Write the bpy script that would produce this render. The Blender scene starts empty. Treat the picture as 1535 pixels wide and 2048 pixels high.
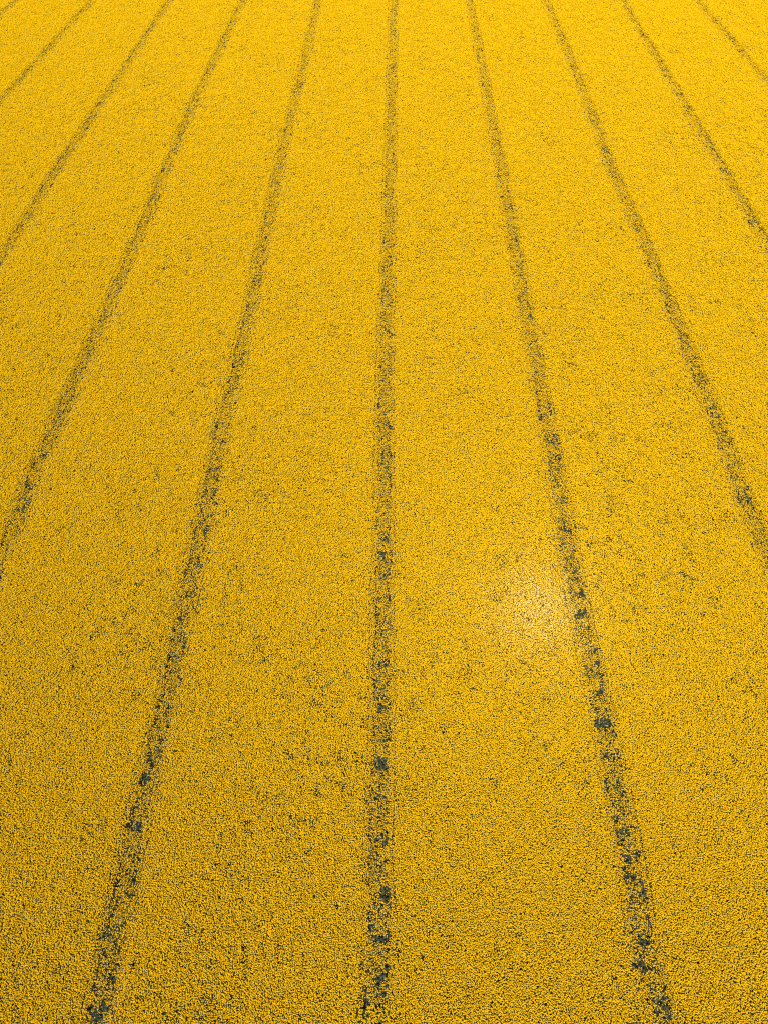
import bpy, math
import numpy as np
from mathutils import Matrix, Vector

SC = bpy.context.scene
COL = SC.collection
RNG = np.random.default_rng(7)

# ------------------------------------------------------------------ camera
CAM_H = 74.8                      # a drone about 75 m above the field
F_PX = 1420.0                     # focal length for a picture 1535 x 2048
cam = bpy.data.cameras.new('camera')
cam.sensor_fit = 'VERTICAL'
cam.sensor_height = 24.0
cam.sensor_width = 18.0
cam.lens = F_PX / 2048 * 24.0
cam.clip_start = 0.5
cam.clip_end = 6000
cam_ob = bpy.data.objects.new('camera', cam)
COL.objects.link(cam_ob)
PITCH, ROLL, YAW = math.radians(51.29), math.radians(-0.211), math.radians(0.939)
ROT = Matrix.Rotation(YAW, 3, 'Z') @ Matrix.Rotation(math.pi / 2 - PITCH, 3, 'X') @ Matrix.Rotation(ROLL, 3, 'Z')
cam_ob.matrix_world = Matrix.Translation((0, 0, CAM_H)) @ ROT.to_4x4()
SC.camera = cam_ob

# ------------------------------------------------------------------ light
# the sun stands almost straight behind the camera
sun_dir = (ROT @ Vector((1075 - 767.5, 1024 - 1215, -F_PX))).normalized()
sun = bpy.data.lights.new('sun', 'SUN')
sun.energy = 5.0
sun.angle = math.radians(0.53)
sun.color = (1.0, 0.96, 0.88)
sun_ob = bpy.data.objects.new('sun', sun)
COL.objects.link(sun_ob)
sun_ob.matrix_world = Matrix.Translation((0, 0, 200)) @ sun_dir.to_track_quat('-Z', 'Y').to_matrix().to_4x4()

world = bpy.data.worlds.new('World')
SC.world = world
world.use_nodes = True
wn = world.node_tree
sky = wn.nodes.new('ShaderNodeTexSky')
sky.sky_type = 'NISHITA'
sky.sun_disc = False
sky.sun_elevation = math.asin(-sun_dir.z)
sky.sun_rotation = math.atan2(-sun_dir.x, -sun_dir.y)
bg = wn.nodes['Background']
bg.inputs['Strength'].default_value = 0.06
wn.links.new(sky.outputs['Color'], bg.inputs['Color'])

SC.view_settings.view_transform = 'Standard'
SC.view_settings.look = 'None'
SC.view_settings.exposure = 0.08
SC.view_settings.gamma = 1.0
SC.render.engine = 'CYCLES'
SC.cycles.use_denoising = False
SC.cycles.filter_width = 1.2
SC.cycles.max_bounces = 6
SC.cycles.diffuse_bounces = 3


# ------------------------------------------------------------------ materials
def base_mat(name):
    m = bpy.data.materials.new(name)
    m.use_nodes = True
    nt = m.node_tree
    for n in list(nt.nodes):
        nt.nodes.remove(n)
    out = nt.nodes.new('ShaderNodeOutputMaterial')
    return m, nt, out


def ramp(nt, src, stops):
    r = nt.nodes.new('ShaderNodeValToRGB')
    el = r.color_ramp.elements
    el[0].position, el[0].color = stops[0][0], (*stops[0][1], 1)
    el[1].position, el[1].color = stops[-1][0], (*stops[-1][1], 1)
    for p, c in stops[1:-1]:
        e = el.new(p)
        e.color = (*c, 1)
    nt.links.new(src, r.inputs['Fac'])
    return r.outputs['Color']


def plant_mat(name, stops, rough, transl, tcol, gloss, gloss_rough=0.45):
    m, nt, out = base_mat(name)
    geo = nt.nodes.new('ShaderNodeNewGeometry')
    col = ramp(nt, geo.outputs['Random Per Island'], stops)
    dif = nt.nodes.new('ShaderNodeBsdfDiffuse')
    dif.inputs['Roughness'].default_value = rough
    nt.links.new(col, dif.inputs['Color'])
    tr = nt.nodes.new('ShaderNodeBsdfTranslucent')
    tr.inputs['Color'].default_value = (*tcol, 1)
    mx = nt.nodes.new('ShaderNodeMixShader')
    mx.inputs[0].default_value = transl
    nt.links.new(dif.outputs[0], mx.inputs[1])
    nt.links.new(tr.outputs[0], mx.inputs[2])
    gl = nt.nodes.new('ShaderNodeBsdfGlossy')
    gl.inputs['Roughness'].default_value = gloss_rough
    mg = nt.nodes.new('ShaderNodeMixShader')
    mg.inputs[0].default_value = gloss
    nt.links.new(mx.outputs[0], mg.inputs[1])
    nt.links.new(gl.outputs[0], mg.inputs[2])
    nt.links.new(mg.outputs[0], out.inputs['Surface'])
    return m


M_PETAL = plant_mat('petal_yellow', [(0.0, (0.58, 0.49, 0.006)), (0.12, (0.75, 0.45, 0.001)), (0.4, (0.81, 0.51, 0.002)),
                                     (0.75, (0.84, 0.545, 0.003)), (1.0, (0.87, 0.62, 0.015))],
                    1.0, 0.18, (0.83, 0.52, 0.0), 0.001)
# glossy yellow facets, added to make the pale glow opposite the sun
M_GLINT = plant_mat('glint_facet', [(0.0, (0.82, 0.50, 0.001)), (1.0, (0.87, 0.58, 0.012))],
                    1.0, 0.10, (0.83, 0.52, 0.0), 0.0022, 0.14)
M_LEAF = plant_mat('leaf_green', [(0.0, (0.035, 0.05, 0.014)), (0.5, (0.065, 0.09, 0.025)),
                                  (1.0, (0.11, 0.14, 0.045))], 0.5, 0.12, (0.06, 0.09, 0.01), 0.006)
M_TRACKLEAF = plant_mat('leaf_grey_green', [(0.0, (0.04, 0.05, 0.015)), (0.6, (0.09, 0.11, 0.04)),
                                            (1.0, (0.15, 0.175, 0.08))], 0.5, 0.08, (0.06, 0.09, 0.03), 0.008)


def soil_mat():
    m, nt, out = base_mat('soil')
    tc = nt.nodes.new('ShaderNodeTexCoord')
    n1 = nt.nodes.new('ShaderNodeTexNoise')
    n1.inputs['Scale'].default_value = 1.7
    n1.inputs['Detail'].default_value = 8
    nt.links.new(tc.outputs['Object'], n1.inputs['Vector'])
    col = ramp(nt, n1.outputs['Fac'], [(0.3, (0.018, 0.017, 0.012)), (0.55, (0.038, 0.034, 0.024)),
                                       (0.75, (0.06, 0.05, 0.036))])
    b = nt.nodes.new('ShaderNodeBsdfPrincipled')
    b.inputs['Roughness'].default_value = 0.95
    nt.links.new(col, b.inputs['Base Color'])
    bp = nt.nodes.new('ShaderNodeBump')
    bp.inputs['Strength'].default_value = 0.7
    bp.inputs['Distance'].default_value = 0.08
    nt.links.new(n1.outputs['Fac'], bp.inputs['Height'])
    nt.links.new(bp.outputs['Normal'], b.inputs['Normal'])
    nt.links.new(b.outputs[0], out.inputs['Surface'])
    return m


M_SOIL = soil_mat()


# ------------------------------------------------------------------ helpers
def vnoise(x, y, scale, seed=0):
    """smooth value noise in 0..1"""
    x = x / scale + seed * 17.31
    y = y / scale - seed * 9.77
    xi = np.floor(x).astype(np.int64)
    yi = np.floor(y).astype(np.int64)
    fx = x - xi
    fy = y - yi
    fx = fx * fx * (3 - 2 * fx)
    fy = fy * fy * (3 - 2 * fy)

    def h(a, b):
        n = (a * 374761393 + b * 668265263 + seed * 144665) & 0xffffffff
        n = ((n ^ (n >> 13)) * 1274126177) & 0xffffffff
        return ((n ^ (n >> 16)) & 0xffff) / 65535.0
    return ((h(xi, yi) * (1 - fx) + h(xi + 1, yi) * fx) * (1 - fy)
            + (h(xi, yi + 1) * (1 - fx) + h(xi + 1, yi + 1) * fx) * fy)


def sstep(a, b, x):
    t = np.clip((x - a) / (b - a), 0, 1)
    return t * t * (3 - 2 * t)


def make_mesh(name, verts, tris, mats, midx=None):
    me = bpy.data.meshes.new(name)
    nv, nt_ = len(verts), len(tris)
    me.vertices.add(nv)
    me.vertices.foreach_set('co', np.ascontiguousarray(verts, dtype=np.float32).ravel())
    me.loops.add(nt_ * 3)
    me.loops.foreach_set('vertex_index', np.ascontiguousarray(tris, dtype=np.int32).ravel())
    me.polygons.add(nt_)
    me.polygons.foreach_set('loop_start', np.arange(0, nt_ * 3, 3, dtype=np.int32))
    if midx is not None:
        me.polygons.foreach_set('material_index', midx.astype(np.int32))
    for m in mats:
        me.materials.append(m)
    me.update(calc_edges=True)
    return me


def heads(x, y, z, r, rng, petals=6):
    """one little ragged dome of blossoms on each point"""
    n = len(x)
    a = (np.arange(petals) / petals * 2 * math.pi)[None, :] + rng.uniform(0, 6.28, (n, 1)) \
        + rng.uniform(-0.3, 0.3, (n, petals))
    rr = r[:, None] * rng.uniform(0.65, 1.25, (n, petals))
    v = np.empty((n, petals + 1, 3))
    tx = rng.normal(0, 0.25, n)
    ty = rng.normal(0, 0.25, n)
    v[:, 0, 0] = x + tx * r
    v[:, 0, 1] = y + ty * r
    v[:, 0, 2] = z
    px = np.cos(a) * rr
    py = np.sin(a) * rr
    v[:, 1:, 0] = x[:, None] + px
    v[:, 1:, 1] = y[:, None] + py
    v[:, 1:, 2] = z[:, None] - r[:, None] * rng.uniform(0.3, 1.25, (n, petals))
    k = np.arange(petals)
    t = np.stack([np.zeros(petals, int), 1 + k, 1 + (k + 1) % petals], 1)
    tris = (np.arange(n) * (petals + 1))[:, None, None] + t[None]
    return v.reshape(-1, 3), tris.reshape(-1, 3)


def glint_facets(x, y, z, r, rng):
    """a small three-cornered face added above each head, turned to the sun for the glow"""
    n = len(x)
    nrm = -np.array(sun_dir)[None] + rng.normal(0, 0.013, (n, 3))
    nrm /= np.linalg.norm(nrm, axis=1)[:, None]
    u = np.cross(nrm, [1.0, 0.0, 0.0])
    u /= np.linalg.norm(u, axis=1)[:, None]
    w = np.cross(nrm, u)
    c = np.stack([x, y, z + 0.25 * r + 0.008], 1)
    a0 = rng.uniform(0, 6.28, n)
    v = np.empty((n, 3, 3))
    for i in range(3):
        a = a0 + i * 2.0944
        v[:, i] = c + (u * np.cos(a)[:, None] + w * np.sin(a)[:, None]) * (0.5 * r)[:, None]
    tris = np.arange(n * 3).reshape(-1, 3)
    return v.reshape(-1, 3), tris


def leaves(x, y, z, r, rng):
    """a kinked two-triangle leaf on each point"""
    n = len(x)
    a = rng.uniform(0, 6.28, n)
    w = r * rng.uniform(0.35, 0.6, n)
    dx, dy = np.cos(a), np.sin(a)
    v = np.empty((n, 4, 3))
    v[:, 0] = np.stack([x - dx * r, y - dy * r, z - r * rng.uniform(0.0, 0.8, n)], 1)
    v[:, 1] = np.stack([x - dy * w, y + dx * w, z + r * rng.uniform(-0.2, 0.3, n)], 1)
    v[:, 2] = np.stack([x + dx * r, y + dy * r, z - r * rng.uniform(0.0, 0.8, n)], 1)
    v[:, 3] = np.stack([x + dy * w, y - dx * w, z + r * rng.uniform(-0.2, 0.3, n)], 1)
    t = np.array([[0, 3, 1], [1, 3, 2]])
    tris = (np.arange(n) * 4)[:, None, None] + t[None]
    return v.reshape(-1, 3), tris.reshape(-1, 3)


def tag(o, label=None, cat=None, group=None, kind=None):
    if label: o['label'] = label
    if cat: o['category'] = cat
    if group: o['group'] = group
    if kind: o['kind'] = kind
    return o


# ------------------------------------------------------------------ layout of the tramlines
# wheel tracks run along +Y, 24 m apart, each with the wobble of the tractor's path
C0 = -0.867
WOB = {
    -5: ([150, 270], [0.3, 1.2]),
    -4: ([150, 188, 221, 265], [-0.9, -0.85, 0.02, 1.25]),
    -3: ([110, 120, 134, 160, 195, 265], [-0.4, -0.37, -0.1, -0.3, 0.51, 1.75]),
    -2: ([40, 51, 67, 87, 103, 136, 184, 265], [-0.3, -0.34, -0.75, -0.55, -0.3, -0.35, -0.8, 0.9]),
    -1: ([7, 15, 24, 36, 46, 56, 70, 84, 99, 122, 141, 168, 202, 251],
         [0.5, 0.2, 0.4, 0.45, 0.4, 0.2, 0.0, 0.11, 0.35, 0.18, 0, -0.15, 0.2, 0.5]),
    0: ([4, 13, 27, 37, 52, 70, 93, 131, 190, 265], [-0.09, 0.04, -0.06, 0.05, -0.1, -0.2, -0.19, -0.04, 0.05, 0.18]),
    1: ([4, 9, 20, 37, 47, 56, 68, 87, 113, 156, 209, 265],
        [0.14, -0.2, -0.1, -0.19, -0.55, -0.5, -0.25, -0.35, -0.34, -0.07, 0.0, -0.1]),
    2: ([45, 53, 68, 86, 121, 156, 209, 266], [0.4, 0.5, 0.59, 0.79, 0.7, 0.0, 0.4, -0.2]),
    3: ([125, 159, 203, 266], [-0.24, -0.11, -0.05, -0.29]),
    4: ([201, 224, 266], [0.55, 0.2, -0.95]),
    5: ([201, 266], [0.3, -0.3]),
}


def line_x(k, y):
    ys, os_ = WOB.get(k, ([0], [0]))
    return C0 + 24 * k + np.interp(y, ys, os_) + 0.35 * (vnoise(y, y * 0, 5.0, 31 + k) - 0.5)


def photo_point(px, py):
    d = ROT @ Vector((px - 767.5, 1024 - py, -F_PX))
    t = -(CAM_H - 1.0) / d.z
    return d.x * t, d.y * t


# bare places where seed was missed or plants were crushed: x, y, half-length, half-width in metres
BARE = [photo_point(px, py) + (a, b) for px, py, a, b in [
    (445, 884, 0.9, 0.35), (462, 766, 0.6, 0.5), (470, 755, 1.0, 0.3), (345, 1345, 1.0, 0.35), (395, 1120, .9, .6),
    (413, 1063, .5, .8), (375, 1190, .5, .7), (437, 1005, .4, .5), (362, 1240, .6, .3), (545, 404, .7, .5),
    (262, 1650, .9, .6), (285, 1705, .5, .35), (268, 1708, .8, .3), (232, 1870, .7, .5), (246, 1880, .5, .3),
    (228, 1955, .6, .4), (208, 2012, .9, .5), (222, 2014, .5, .3), (195, 2035, .6, .6), (260, 1790, .8, .4),
    (305, 1520, .6, .5), (290, 1560, .6, .5), (320, 1480, .7, .4),
    (770, 1107, 1.0, .35), (760, 1116, .4, .3), (776, 1080, .4, .6), (768, 1152, .6, .3), (768, 1270, .6, .6),
    (766, 1330, .8, .5), (765, 1418, .6, .7), (762, 1530, .7, .6), (735, 1600, .5, .6), (735, 1640, .8, .3),
    (760, 1680, .8, .8), (760, 1745, .7, .6), (726, 1930, .3, .8), (727, 1998, .3, .6), (752, 1880, .6, .5),
    (765, 1950, .6, .8), (770, 1790, .5, .5), (787, 705, .5, .6), (783, 672, .5, .4),
    (1131, 1060, .8, .6), (1148, 1155, .6, .8), (1158, 1190, .8, .6), (1162, 1230, .6, .5), (1182, 1305, .6, .8),
    (1192, 1382, .6, .6), (1208, 1447, .9, .4), (1207, 1470, 1.0, .5), (1215, 1518, .8, .5), (1245, 1665, .9, .5),
    (1255, 1720, .7, .5), (1264, 1752, .6, .7), (1262, 1785, .7, .5), (1285, 1885, .8, .6), (1282, 1932, .9, .5),
    (1320, 2000, .7, .9), (1318, 2025, .8, .5), (1437, 316, .9, .5), (1425, 298, .7, .5), (1466, 376, .6, .6),
    (1318, 127, .8, .5), (1282, 70, .9, .4), (1266, 42, 1.0, .6), (1358, 190, 1.0, .4), (1465, 937, .6, .7),
    (1438, 850, .6, .5), (1400, 765, .6, .6), (1510, 1080, .6, .6), (1520, 108, 1.0, .8), (1532, 130, .9, .8),
    (1295, 620, .6, .5), (1340, 640, .5, .5), (62, 970, 1.0, .5), 
    (45, 1020, .7, .5), (132, 310, .6, .9), (60, 430, .6, .8), (205, 635, .6, .6), (178, 708, .6, .5),
    (145, 1210, .35, .3), (815, 1815, .3, .3), (1080, 1210, .4, .3),
    (1055, 1240, .4, .3), (840, 1220, .3, .25),  
]]
BA = np.array(BARE)


def bare(x, y):
    """1 inside a bare place, 0 elsewhere; ragged outline"""
    out = np.zeros(len(x))
    j = vnoise(x, y, 0.26, 5) * 1.1 + vnoise(x, y, 0.8, 6) * 0.8 - 0.95
    for bx, by, a, b in BA:
        m = (np.abs(x - bx) < 3) & (np.abs(y - by) < 3)
        if m.any():
            q = np.hypot((x[m] - bx) / (a * 0.85), (y[m] - by) / (b * 0.85)) + j[m] * 1.8
            out[m] = np.maximum(out[m], 1 - sstep(0.35, 1.0, q))
    return out


# stretch of the middle tramline at the bottom edge whose plants are objects of their own
PY0, PYM = 2.4, 17.0


def footprint(y):
    cx = -y * math.tan(YAW)
    half = 0.5405 * (max(y, 0) * math.cos(PITCH) + CAM_H * math.sin(PITCH)) + 7.0
    return cx - half, cx + half


def spacing(y):
    d = math.hypot(y, CAM_H)
    return 0.106 * (d / 74.0) ** 0.58


def rows(xl, xr, rng, fac=1.0, y0=-6.0, y1=300.0):
    """jittered points between the curves xl(y), xr(y) with spacing that widens with distance"""
    xs, ys, ss = [], [], []
    y = y0
    while y < y1:
        s = spacing(y) * fac
        a, b = footprint(y)
        a, b = max(a, xl(y)), min(b, xr(y))
        if b > a:
            n = max(1, int((b - a) / s))
            x = a + (np.arange(n) + rng.uniform()) * s
            xs.append(x + rng.uniform(-0.62, 0.62, n) * s)
            ys.append(y + rng.uniform(-0.62, 0.62, n) * s)
            ss.append(np.full(n, s))
        y += s
    if not xs:
        return None
    return np.concatenate(xs), np.concatenate(ys), np.concatenate(ss)


HW = 1.45


def thin_field(x, y):
    """0..1, how thin the crop stands: fine, middling and wide patches"""
    f = vnoise(x, y, 0.55, 1) * 0.5 + vnoise(x, y, 1.6, 2) * 0.3 + vnoise(x, y * 0.6, 7.0, 3) * 0.2
    return sstep(0.56, 0.84, f)


def track_drop(dx, x, y, br):
    """share of missing plants in a tramline, with its ruts and ragged edges"""
    fr = 0.55 * (vnoise(x, y, 0.45, 14) - 0.5) + 0.5 * (vnoise(x, y, 1.3, 16) - 0.5)
    rut = np.maximum(np.exp(-((dx - 0.90) / 0.24) ** 2), np.exp(-((dx + 0.90) / 0.24) ** 2))
    rut = rut * (0.35 + 0.65 * sstep(0.3, 0.6, vnoise(x, y, 1.7, 17)))
    along = sstep(0.42, 0.72, vnoise(x, y, 0.7, 12) * 0.6 + vnoise(x * 0.3, y, 2.8, 13) * 0.4)
    edge = sstep(0.68, 1.12, np.abs(dx) + fr)
    drop = np.minimum(0.29 + 0.24 * rut + 0.26 * along, 0.87)
    return drop * (1 - edge) + 0.12 * edge + br * 0.40, rut, edge


def build_crop(xl, xr, rng, track=None):
    """verts, tris, material indices of plants between the curves; TRACK: index of the tramline the strip is"""
    V, T, MI = [], [], []
    off = 0

    def add(vt, mi):
        nonlocal off
        v, t = vt
        V.append(v)
        T.append(t + off)
        MI.append(np.full(len(t), mi))
        off += len(v)
    def free(x, y):
        if track == 0:
            return (y < PY0) | (y > PY1)
        return np.ones(len(x), bool)
    p = rows(xl, xr, rng)
    if p is None:
        return None
    x, y, s = p
    keep = free(x, y)
    br = bare(x, y)
    thin = thin_field(x, y)
    u = rng.uniform(0, 1, len(x))
    if track is None:
        keep &= u > 0.07 + 0.30 * thin + br * 0.55
        z = 1.28 + rng.normal(0, 0.08, len(x)) + 0.10 * (vnoise(x, y, 2.2, 8) - 0.5) - 0.12 * thin
        r = s * rng.uniform(0.38, 0.68, len(x))
    else:
        dx = x - line_x(track, y)
        drop, rut, edge = track_drop(dx, x, y, br)
        u = 0.6 * u + 0.4 * sstep(0.1, 0.9, vnoise(x, y, 0.2, 19))
        keep &= u > drop
        z = (1.12 - 0.08 * rut) * (1 - edge) + 1.24 * edge + rng.normal(0, 0.13, len(x))
        r = s * rng.uniform(0.34, 0.62, len(x))
    add(heads(x[keep], y[keep], z[keep], r[keep], rng, 5), 0)
    add(glint_facets(x[keep], y[keep], z[keep], r[keep], rng), 4)  # added sun-facing facets that make the glow
    # side shoots flowering a hand below the tops
    p = rows(xl, xr, rng, 1.42)
    x, y, s = p
    keep = free(x, y)
    u = rng.uniform(0, 1, len(x))
    br = bare(x, y)
    z = 1.12 + rng.normal(0, 0.06, len(x))
    if track is None:
        keep &= u > 0.08 + 0.62 * thin_field(x, y) + 1.1 * br
    else:
        dx = x - line_x(track, y)
        _, rut, edge = track_drop(dx, x, y, br)
        z = z - 0.2 * (1 - edge)
        keep &= u > 0.55 * (1 - edge) + 0.1 + 0.35 * rut + 0.9 * br
    add(heads(x[keep], y[keep], z[keep], (s * rng.uniform(0.30, 0.46, len(x)))[keep], rng, 4), 0)
    # leaves below the blossoms
    p = rows(xl, xr, rng, 1.45)
    x, y, s = p
    keep = np.ones(len(x), bool)
    if track is None:
        br = bare(x, y)
        z = rng.uniform(0.45, 0.95, len(x)) - br * 0.2
        keep &= rng.uniform(0, 1, len(x)) > 0.12
        add(leaves(x[keep], y[keep], z[keep], s[keep] * rng.uniform(0.5, 1.0, keep.sum()), rng), 1)
    else:
        dx = x - line_x(track, y)
        rut = np.maximum(np.exp(-((dx - 0.93) / 0.22) ** 2), np.exp(-((dx + 0.93) / 0.22) ** 2))
        keep &= rng.uniform(0, 1, len(x)) > 0.15 + 0.6 * rut
        z = rng.uniform(0.25, 0.85, len(x))
        add(leaves(x[keep], y[keep], z[keep], s[keep] * rng.uniform(0.5, 1.05, keep.sum()), rng), 2)
    return np.concatenate(V), np.concatenate(T), np.concatenate(MI)


spots = []
sp = 0.125
gy, gx = np.meshgrid(np.arange(PY0, PYM, sp), np.arange(-1.4, 1.4, sp), indexing='ij')
gx = (gx + RNG.uniform(-0.8, 0.8, gx.shape) * sp).ravel()
gy = (gy + RNG.uniform(-0.8, 0.8, gy.shape) * sp).ravel()
gX = gx + line_x(0, gy)
gd, _r, _e = track_drop(gx, gX, gy, bare(gX, gy))
ok = RNG.uniform(0, 1, len(gx)) > gd + 0.05
o_ = np.argsort(gy[ok])[:300]
spots = list(zip(gX[ok][o_], gy[ok][o_]))
PY1 = float(gy[ok][o_][-1])


# ------------------------------------------------------------------ ground
def ground():
    me = bpy.data.meshes.new('ground')
    S = 2500
    me.from_pydata([(-S, -S, 0), (S, -S, 0), (S, S, 0), (-S, S, 0)], [], [(0, 1, 2, 3)])
    me.materials.append(M_SOIL)
    o = bpy.data.objects.new('ground', me)
    COL.objects.link(o)
    tag(o, 'dark soil under the yellow crop', 'ground', kind='structure')


ground()

# ------------------------------------------------------------------ tramlines: two ruts with sparse plants
ORD = {-5: 'short tramline crossing the top left corner',
       -4: 'tramline running to the left edge near the top, second from the left corner',
       -3: 'tramline running to the left edge a quarter of the way down',
       -2: 'tramline running to the left edge at mid height',
       -1: 'tramline left of the middle one with the darkest bare gaps, reaching the bottom left',
       0: 'straight upright tramline down the middle of the field',
       1: 'tramline right of the middle one, passing the bright patch to the bottom right',
       2: 'tramline running to the right edge at mid height',
       3: 'tramline running to the right edge a quarter of the way down',
       4: 'tramline running to the right edge near the top',
       5: 'short tramline crossing the top right corner'}


def rut_strip(k):
    """soil strip with two pressed ruts, from footprint start to end"""
    ys = np.arange(-6, 300, 1.5)
    prof = [(-1.3, .004), (-1.15, .05), (-1.05, .012), (-.8, .012), (-.7, .06), (0, .09),
            (.7, .06), (.8, .012), (1.05, .012), (1.15, .05), (1.3, .004)]
    ok = [y for y in ys if footprint(y)[0] - 2 < line_x(k, y) < footprint(y)[1] + 2]
    if len(ok) < 2:
        return None
    ok = np.array(ok)
    cx = line_x(k, ok)
    V = np.array([[(c + d, y, h) for d, h in prof] for c, y in zip(cx, ok)]).reshape(-1, 3)
    n, m = len(ok), len(prof)
    i = np.arange(n - 1)[:, None] * m + np.arange(m - 1)[None]
    i = i.ravel()
    T = np.concatenate([np.stack([i, i + 1, i + m], 1), np.stack([i + 1, i + m + 1, i + m], 1)])
    return V, T


for k in range(-5, 6):
    g = build_crop(lambda y: float(line_x(k, y)) - HW, lambda y: float(line_x(k, y)) + HW, RNG, track=k)
    rs = rut_strip(k)
    if g is None or rs is None:
        continue
    v, t, mi = g
    rv, rt = rs
    me = make_mesh('tramline', np.concatenate([v, rv]), np.concatenate([t, rt + len(v)]),
                   [M_PETAL, M_LEAF, M_TRACKLEAF, M_SOIL, M_GLINT], np.concatenate([mi, np.full(len(rt), 3)]))
    o = bpy.data.objects.new('tramline', me)
    COL.objects.link(o)
    tag(o, ORD[k], 'tramline', 'tramlines through the flowering crop', 'structure')

# ------------------------------------------------------------------ bands of crop between the tramlines
BAND = {-6: 'band of yellow blossom in the extreme top left corner',
        -5: 'yellow blossom band between the two tramlines nearest the top left corner',
        -4: 'yellow blossom band meeting the left edge near the top, under the first full tramline',
        -3: 'yellow blossom band meeting the left edge about a third of the way down',
        -2: 'broad yellow blossom band filling the lower left edge beside the gappy tramline',
        -1: 'yellow blossom band just left of the upright middle tramline',
        0: 'yellow blossom band just right of the middle tramline, holding the bright patch',
        1: 'broad yellow blossom band filling the lower right edge',
        2: 'yellow blossom band meeting the right edge about a third of the way down',
        3: 'yellow blossom band meeting the right edge near the top',
        4: 'yellow blossom band beside the top right corner',
        5: 'band of yellow blossom in the extreme top right corner'}
for k in range(-6, 6):
    g = build_crop(lambda y: float(line_x(k, y)) + HW, lambda y: float(line_x(k + 1, y)) - HW, RNG)
    if g is None:
        continue
    v, t, mi = g
    me = make_mesh('rapeseed_crop', v, t, [M_PETAL, M_LEAF, M_TRACKLEAF, M_SOIL, M_GLINT], mi)
    o = bpy.data.objects.new('rapeseed_crop', me)
    COL.objects.link(o)
    tag(o, BAND[k], 'rapeseed crop', 'bands of flowering rapeseed between tramlines', 'stuff')


# ------------------------------------------------------------------ single plants nearest the camera
def stem_mesh(rng, tops):
    """a main stem that forks into one shoot for each top"""
    V, T = [], []

    def tube(p, q, r0, r1):
        b = len(V)
        for c, r in ((p, r0), (q, r1)):
            for i in range(5):
                a = i / 5 * 2 * math.pi
                V.append((c[0] + math.cos(a) * r, c[1] + math.sin(a) * r, c[2]))
        for i in range(5):
            j = (i + 1) % 5
            T.append((b + i, b + j, b + 5 + i))
            T.append((b + j, b + 5 + j, b + 5 + i))
    fork = (0.01, -0.01, 0.55)
    tube((0, 0, 0), fork, 0.013, 0.009)
    for t in tops:
        mid = (fork[0] + (t[0] - fork[0]) * 0.7, fork[1] + (t[1] - fork[1]) * 0.7, 0.88)
        tube(fork, mid, 0.007, 0.005)
        tube(mid, t, 0.005, 0.003)
    return np.array(V), np.array(T)


def plant_meshes(seed):
    rng = np.random.default_rng(seed)
    n = 2 + seed % 2
    a = np.arange(n) * 2.4 + rng.uniform(0, 1, n)
    d = 0.025 + 0.055 * np.sqrt(np.arange(n) / n)
    x, y = np.cos(a) * d, np.sin(a) * d
    z = 1.10 + rng.normal(0, 0.08, n) - 0.10 * (np.arange(n) > 2)
    sv, st = stem_mesh(rng, [(x[i], y[i], z[i] - 0.03) for i in range(n)])
    stem = make_mesh('stem', sv, st, [M_LEAF])
    # each shoot ends in a dome of blossoms ringed by a lower skirt
    v1, t1 = heads(x, y, z, rng.uniform(0.032, 0.055, n), rng, 8)
    v2, t2 = heads(x, y, z - 0.05, rng.uniform(0.03, 0.048, n), rng, 7)
    bl = make_mesh('blossom', np.concatenate([v1, v2]), np.concatenate([t1, t2 + len(v1)]), [M_PETAL])
    m = 9
    la = rng.uniform(0, 6.28, m)
    ld = rng.uniform(0.06, 0.16, m)
    lv, lt = leaves(np.cos(la) * ld, np.sin(la) * ld, rng.uniform(0.3, 0.95, m), rng.uniform(0.07, 0.12, m), rng)
    return stem, make_mesh('foliage', lv, lt, [M_LEAF]), bl


PROTO = []
prng = np.random.default_rng(11)
PLANT_LABEL = 'yellow flowering plant standing inside the middle tramline at the bottom edge'


def plant_root(x, y, src=None):
    if src is None:
        o = bpy.data.objects.new('rapeseed_plant', None)
        o.empty_display_size = 0.2
    else:
        o = src.copy()
    COL.objects.link(o)
    o.location = (x, y, 0.0)
    o.rotation_euler = (0, 0, prng.uniform(0, 6.28))
    k = prng.uniform(0.93, 1.06)
    o.scale = (k, k, k)
    return tag(o, PLANT_LABEL, 'plant', 'plants standing inside the middle tramline at the bottom edge')


for i, (x, y) in enumerate(spots):
    if i < 6:
        r_ = plant_root(x, y)
        for nm, me in zip(('stem', 'foliage', 'blossom'), plant_meshes(50 + i)):
            c = bpy.data.objects.new(nm, me)
            COL.objects.link(c)
            c.parent = r_
        PROTO.append(r_)
    else:
        src = PROTO[i % 6]
        r_ = plant_root(x, y, src)
        for ch in list(src.children):
            c = ch.copy()
            COL.objects.link(c)
            c.parent = r_
print('plants', len(spots))
